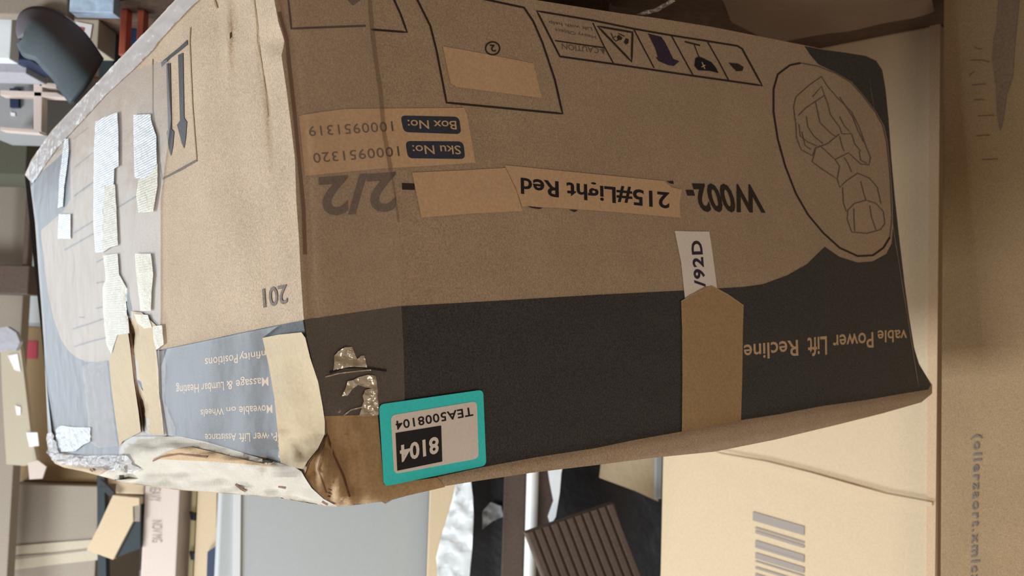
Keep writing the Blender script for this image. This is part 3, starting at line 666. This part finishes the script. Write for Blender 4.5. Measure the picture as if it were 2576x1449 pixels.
# ------------------------------------------------------------------ things standing behind the carton (bottom of the frame)
ZT = 1.62
def behind(name, lab_, cat, pl_, dl, pr_, dr, mtl, thick=.1, z0=0, z1=ZT, y=1300, group=None, bevel=.004):
    o, p = slab(name, pl_, dl, pr_, dr, z0, z1, thick, mtl, y=y, bevel=bevel); tag(o, lab_, cat, group); return o, p
wp, pw = behind('tall_board', 'wide pale grey-white smooth panel standing behind the crushed corner', 'panel', 552, 2.75, 1081, 2.95, 'panel', .12, bevel=.006)
lab(prism('edge_highlight', pw, [(588, 1100), (607, 1100), (603, 1560), (584, 1560)], .004, 'bright_white', wp, .006), 'painted white highlight along the rounded edge')  # white strip painting the highlight on the board's rounded edge
be, pbe = behind('cardboard_box', 'narrow beige carton between the yellow strip and the white panel', 'box', 494, 3.0, 548, 3.0, 'beige', .05)
lab(prism('dark_seam', pbe, [(545, 1235), (551, 1235), (550, 1330), (544, 1330)], .003, 'brownline', be, .002), 'dark seam')
lab(prism('navy_pad', pbe, [(522, 1388), (546, 1372), (545, 1500), (518, 1500)], .02, 'navy', be, .012), 'navy blue pad')
yp, pyp = behind('yellow_strip', 'thin pale yellow strip with two dark clips beside the pale pink carton', 'strip', 479, 3.02, 492, 3.02, 'paleyellow', .02)
for y in (1300, 1400):
    lab(prism('dark_clip', pyp, [(476, y - 12), (490, y - 8), (491, y + 10), (480, y + 8)], .02, 'black', yp, .012), 'dark clip')
pk, ppk = behind('cardboard_box', 'tall pale pink-beige carton with faint grey lettering behind the pale top flap', 'box', 361, 2.95, 449, 2.95, 'pinkbox', .12)
text('printed_lettering', ppk, 'NOV MG', (382, 1310), (382, 1365), (408, 1310), 'barcode', pk, .002)
text('printed_lettering', ppk, 'HEAVY', (376, 1220), (376, 1262), (404, 1220), 'barcode', pk, .002)
bs, _ = behind('cardboard_box', 'slim brown carton edge-on between pale pink carton and yellow strip', 'box', 451, 3.09, 477, 3.09, 'brownbox', .03)
bb, pbb = behind('beige_board', 'beige board with crumpled white plastic, right of the white panel', 'board', 1078, 2.80, 1182, 2.80, 'beige', .04)
wpl = [(1150, 1200), (1184, 1196), (1190, 1250), (1192, 1300), (1188, 1380), (1180, 1460), (1106, 1500), (1098, 1400), (1110, 1350), (1125, 1300), (1140, 1250)]
lab(crinkle('plastic_bag', pbb, wpl, 'whiteplastic', bb, .01, .03, 4, 14), 'crumpled white plastic')
blk, pblk = behind('black_bag', 'black crumpled plastic sheet hanging behind the ribbed panel', 'sheet', 1165, 3.25, 1668, 3.15, 'blackbag', .03)
gb_ = crinkle('grey_fold', pblk, [(1215, 1285), (1235, 1262), (1262, 1272), (1268, 1298), (1240, 1310), (1215, 1330)], 'greywall', blk, .02, .02, 8, 8); lab(gb_, 'grey crumpled fold')
po, _ = behind('wooden_post', 'dark brown square post rising behind the big carton, left of the white tube', 'post', 1265, 2.85, 1322, 2.85, 'post', .07)
# white tube (a real cylinder)
def tube(name, x, y0, z0, z1, d, r, material, y=1300, seg=20):
    c = at(x, y, d); vs, fs = [], []
    for z in (z0, z1):
        for k in range(seg): vs.append(V((c.x + r * math.cos(2 * math.pi * k / seg), c.y + r * math.sin(2 * math.pi * k / seg), z)))
    for k in range(seg): fs.append([k, (k + 1) % seg, seg + (k + 1) % seg, seg + k])
    fs.append(list(range(seg))[::-1]); fs.append(list(range(seg, 2 * seg)))
    return link(name, vs, fs, material)
tag(tube('white_tube', 1337, 0, 0, ZT, 2.78, .017, 'bright_white'), 'upright glossy white tube beside the dark brown post', 'tube')
bn, _ = behind('brown_board', 'narrow dark brown board behind the torn pale blue plastic', 'board', 1350, 2.9, 1392, 2.9, 'post', .03)
tp = vplane(1300, 2.75, 1500, 2.75)
t_ = prism('torn_plastic', tp, [(1385, 1150), (1420, 1150), (1412, 1190), (1408, 1240), (1398, 1300), (1385, 1322), (1378, 1300), (1392, 1260), (1382, 1210), (1378, 1180)], .006, 'whiteplastic')
tag(t_, 'pointed scrap of pale blue-white torn plastic against the black sheet', 'scrap')
of = prism('cardboard_flap', vplane(1500, 2.85, 1660, 2.85), [(1520, 1100), (1650, 1090), (1652, 1200), (1656, 1262), (1600, 1236), (1508, 1202)], .012, 'kraft_tape_pale')
tag(of, 'tilted orange-beige cardboard flap over the black sheet, beside the barcode carton', 'cardboard')
gs, pgs = behind('grey_strip', 'thin grey strip directly left of the barcode carton', 'strip', 1646, 2.75, 1664, 2.75, 'greywall', .02, z1=.72 + (1240 - 862) / FOC * 2.75)
# ribbed panel with ribs as pieces
rp = vplane(1300, 2.55, 1640, 2.65)
rib_root = prism('ribbed_panel', rp, [(1324, 1342), (1545, 1266), (1612, 1480), (1618, 1620), (1450, 1640), (1385, 1500)], .03, 'ribbed')
tag(rib_root, 'tilted dark brown ribbed panel leaning in front of the black sheet', 'panel')
NR = 11
for i in range(NR):
    f0, f1 = (i + .12) / NR, (i + .80) / NR
    T0 = lambda f: (1324 + (1545 - 1324) * f, 1342 + (1266 - 1342) * f); B0 = lambda f: (1415 + (1640 - 1415) * f, 1580 - 70 * f)
    prism('rib', rp, [T0(f0), T0(f1), B0(f1), B0(f0)], .006, 'ribbed', rib_root, .008, .0015)

# ------------------------------------------------------------------ far left: stack of cartons
z1205 = HC + (1205 - 825) / FOC * 3.3
cab, pcab = slab('grey_cabinet', -330, 3.3, 120, 3.3, 0, .712, .5, 'greywall', y=700)
tag(cab, 'pale grey cabinet under the cartons at the left edge', 'cabinet')
lab(prism('door_edge', pcab, [(58, 480), (100, 470), (108, 812), (66, 812)], .004, 'panel', cab, .002), 'pale upright strip')  # pale upright strip on the cabinet front
lab(prism('dark_oval', pcab, [(0, 783), (20, 780), (40, 790), (36, 797), (0, 800)], .01, 'olive', cab, .008), 'dark oval piece')  # dark olive piece on the cabinet front
bmn, pbm = slab('brown_beam', -200, 2.95, 72, 2.95, HC - 158 / FOC * 2.95, HC - 84 / FOC * 2.95, .1, 'post', y=700)
tag(bmn, 'brown wooden beam across the grey cabinet at the left edge', 'beam')
for px_ in (-60, 60):
    q, _ = slab('leg', px_ - 7, 2.96, px_ + 7, 2.96, 0, HC - 150 / FOC * 2.95, .03, 'post', parent=bmn, y=700)
c1, pc1 = slab('cardboard_box', 34, 3.3, 352, 3.3, .715, z1205, .45, 'brownbox', y=1000)
c1.data.materials[0] = MT['kraft_dark']
tag(c1, 'brown carton with crimson and red labels standing on the grey cabinet', 'box')
lab(prism('red_label', pc1, [(60, 858), (94, 858), (93, 903), (59, 902)], .001, 'crimson', c1, .003), 'crimson square label')
lab(prism('red_label', pc1, [(36, 825), (55, 823), (55, 846), (38, 844)], .001, 'red', c1, .003), 'small red label')
c2, pc2 = slab('cardboard_box', 28, 3.25, 246, 3.25, z1205 + .002, ZT, .4, 'taupe', y=1300)
tag(c2, 'taupe carton with a pale tape band stacked above the crimson-labelled carton', 'box')
lab(prism('tape_band', pc2, [(20, 1375), (120, 1366), (252, 1356), (252, 1408), (140, 1420), (18, 1436)], .001, 'tape_cream', c2, .003), 'pale cream tape band')
lab(prism('tape_seam', pc2, [(22, 1400), (130, 1392), (250, 1378), (250, 1382), (130, 1397), (22, 1410)], .001, 'taupe', c2, .005), 'grey seam')
sp, _ = slab('upright_board', -60, 3.1, 26, 3.1, 0, ZT, .05, 'taupe', y=1300)
tag(sp, 'grey-brown upright board at the bottom left edge of the picture', 'board')
fs2 = vplane(0, 3.0, 120, 3.0)
fl = prism('flattened_box', fs2, [(0, 830), (40, 835), (52, 880), (62, 960), (76, 1080), (94, 1165), (60, 1172), (16, 1168), (6, 1000), (2, 900)], .02, 'tape_cream')
tag(fl, 'pale beige flattened carton with white stickers leaning on the brown carton', 'cardboard')
lab(prism('white_sticker', fs2, [(20, 895), (44, 890), (52, 935), (36, 930)], .001, 'white', fl, .003), 'white sticker')
lab(prism('white_sticker', fs2, [(66, 1088), (94, 1088), (98, 1122), (74, 1124)], .001, 'white', fl, .003), 'white sticker')
lab(prism('white_sticker', fs2, [(38, 1020), (52, 1024), (52, 1044), (42, 1044)], .001, 'white', fl, .003), 'small white sticker')
pt = prism('paper_tag', vplane(0, 2.97, 120, 2.97), [(70, 1165), (95, 1158), (116, 1174), (106, 1204), (74, 1206)], .006, 'pinkbox')
tag(pt, 'small pale six-sided paper tag at the end of the flattened carton', 'tag')
pb2 = prism('crumpled_paper', vplane(0, 2.96, 120, 2.96), [(-20, 828), (18, 822), (40, 836), (50, 860), (40, 882), (14, 880), (-20, 890)], .02, 'lilac')
tag(pb2, 'crumpled grey paper at the top of the flattened beige carton', 'paper')
# column of small cartons holding up the tilted open carton
zc = HC + (1246 - 835) / FOC * 3.0
c3, _ = slab('cardboard_box', 287, 3.05, 359, 3.05, 0, zc, .25, 'beige', y=1300)
tag(c3, 'beige carton just under the small tilted open carton', 'box')
tl = vplane(200, 2.92, 370, 2.92)
to_ = prism('open_carton', tl, [(284, 1246), (350, 1253), (350, 1270), (334, 1274), (335, 1310), (284, 1408), (218, 1384), (250, 1320)], .03, 'beige')
tag(to_, 'small tilted pale beige carton flap with dark open inside', 'box')
lab(prism('dark_inside', tl, [(334, 1274), (354, 1270), (352, 1380), (284, 1406), (335, 1312)], .05, 'green', to_, -.012), 'dark open inside')
lab(prism('inner_flap', tl, [(333, 1272), (352, 1268), (351, 1312), (336, 1312)], .008, 'taupe', to_, -.004), 'grey-beige inner flap')
g5, _ = slab('grey_carton', 262, 3.75, 352, 3.75, 0, ZT, .1, 'greywall', y=1420)
tag(g5, 'dull grey board behind the small tilted carton', 'board')
tag(prism('green_bar', vplane(200, 3.1, 300, 3.1), [(244, 1195), (262, 1195), (268, 1520), (246, 1520)], .03, 'green'), 'dark green upright bar right of the taupe carton', 'bar')
tag(prism('dark_strap', vplane(200, 3.02, 300, 3.02), [(252, 1205), (262, 1214), (288, 1240), (280, 1254), (252, 1226)], .012, 'blackbag'), 'short dark diagonal strap above the beige carton', 'strap')

# ------------------------------------------------------------------ low things on the floor at the far left
def low(name, lab_, cat, x0, x1, ytop, ybot_d, mtl, thick=.2, group=None, parent=None, bevel=.003):
    d = ybot_d; z1 = max(.02, HC - (825 - ytop) / FOC * d)
    o, p = slab(name, x0, d, x1, d, 0, z1, thick, mtl, y=ytop, bevel=bevel)
    if lab_: tag(o, lab_, cat, group)
    return o, p
low('olive_box', 'dark olive carton on the floor before the grey cabinet', 'box', -150, 64, 438, 2.75, 'olive', .25)
gbx, pgx = low('grey_box', 'grey-green box with a dark navy handle on the floor at the left edge', 'box', -80, 84, 322, 2.45, 'greywall', .22)
lab(prism('dark_handle', pgx, [(24, 222), (46, 222), (46, 270), (25, 270)], .012, 'navy', gbx, .012), 'dark navy handle')
lab(prism('white_label', pgx, [(26, 282), (38, 284), (38, 292), (27, 291)], .002, 'bright_white', gbx, .003), 'small white label')
fr_ = vplane(0, 2.38, 120, 2.38)
fo = empty('slatted_crate', at(90, 160, 2.38)); fo.location.z = 0
tag(fo, 'low cream wooden frame of thin bars beside the grey box', 'frame')
for q in ([(84, 150), (108, 150), (104, 332), (84, 326)], [(0, 318), (100, 326), (100, 336), (0, 328)], [(0, 226), (142, 232), (168, 246), (0, 240)], [(98, 205), (142, 210), (142, 222), (98, 218)]):
    prism('bar', fr_, q, .03, 'pinkbox', fo, 0, .002)
adopt(fo)
low('brown_box', 'brown carton low behind the cream wooden frame', 'box', 100, 262, 330, 2.76, 'brownbox', .2)
low('paper_stack', 'flat stack of grey-lilac papers in front of the cream frame', 'paper', -60, 66, 178, 2.28, 'lilac', .1)
low('navy_bin', 'navy blue bin between white bag and curved shell', 'bin', 25, 78, 144, 2.22, 'navy', .15)
low('white_bag', 'white bag at the left edge beside the navy bin', 'bag', -60, 25, 142, 2.16, 'whiteplastic', .04)
tb, ptb = low('taupe_box', 'grey-brown carton at the top left corner of the picture', 'box', -60, 168, 26, 2.10, 'taupe', .04)
lb, plb = low('labelled_box', 'small tan carton with white and red label behind the curved shell', 'box', 166, 246, 108, 2.24, 'tape_cream', .1)
lab(prism('white_label', plb, [(191, 54), (232, 62), (226, 100), (189, 76)], .001, 'white', lb, .003), 'white label')
lab(prism('red_mark', plb, [(192, 66), (212, 70), (211, 78), (192, 74)], .0006, 'redmark', lb, .0045), 'red mark')
low('green_bin', 'dark green narrow bin right of the small labelled carton', 'bin', 247, 284, 198, 2.34, 'green', .12)
low('blue_bag', 'pale blue crumpled bag at the upper left edge of the picture', 'bag', 174, 286, 14, 2.07, 'bluebag', .04)
low('grey_box', 'grey box between the green bin and the red-orange bars', 'box', 285, 346, 140, 2.45, 'greywall', .1)
low('red_bar', 'red-orange upright bar nearer the green bin', 'bar', 298, 316, 122, 2.16, 'red', .03, 'red-orange bars')
low('red_bar', 'red-orange upright bar nearer the big carton', 'bar', 343, 360, 82, 2.16, 'red', .03, 'red-orange bars')
low('dark_box', 'very dark box behind the red-orange bars', 'box', 316, 470, 120, 2.30, 'navy', .1)
# curved slate shell
A = [(300, 640), (345, 760), (400, 845), (560, 900), (680, 1030), (820, 1180), (930, 1350), (1060, 1520)]
B = [(430, 500), (470, 400), (520, 375), (640, 430), (780, 560), (920, 720), (1100, 920), (1330, 1200)]
C = [(330, 560), (300, 420), (350, 230), (520, 150), (760, 190), (1000, 330), (1220, 520), (1480, 900)]
K = 5.797
rows = []
for t in range(13):
    f = t / 12; row = []
    for a, b, c in zip(A, B, C):
        if f < .55: g = f / .55; x, y = a[0] + (b[0] - a[0]) * g, a[1] + (b[1] - a[1]) * g
        else: g = (f - .55) / .45; x, y = b[0] + (c[0] - b[0]) * g, b[1] + (c[1] - b[1]) * g
        d = 2.0 + .08 * abs(f - .5) ** 1.5 + .05 * f
        row.append((x / K, y / K, d))
    rows.append(row)
vs, fs, nn = [], [], len(A)
for row in rows:
    for i in range((nn - 1) * 4 + 1):
        j = min(nn - 2, i // 4); g = (i - 4 * j) / 4
        p, q = row[j], row[j + 1]
        p_, q_ = row[max(0, j - 1)], row[min(nn - 1, j + 2)]
        def cr(a, b, c, d): return .5 * (2 * b + (c - a) * g + (2 * a - 5 * b + 4 * c - d) * g * g + (3 * b - a - 3 * c + d) * g ** 3)
        vs.append(at(cr(p_[0], p[0], q[0], q_[0]), cr(p_[1], p[1], q[1], q_[1]), cr(p_[2], p[2], q[2], q_[2])))
W = (nn - 1) * 4 + 1
fs = [[j * W + i, j * W + i + 1, (j + 1) * W + i + 1, (j + 1) * W + i] for j in range(12) for i in range(W - 1)]
sh = link('curved_shell', vs, fs, 'slate', None, True)
sh.data.materials.append(MT['slate2'])
for k, p in enumerate(sh.data.polygons):
    if k // (W - 1) >= 7: p.material_index = 1
md = sh.modifiers.new('s', 'SOLIDIFY'); md.thickness = .02; md.offset = 0
tag(sh, 'dark slate curved plastic shell of a chair tucked under the big carton', 'chair')
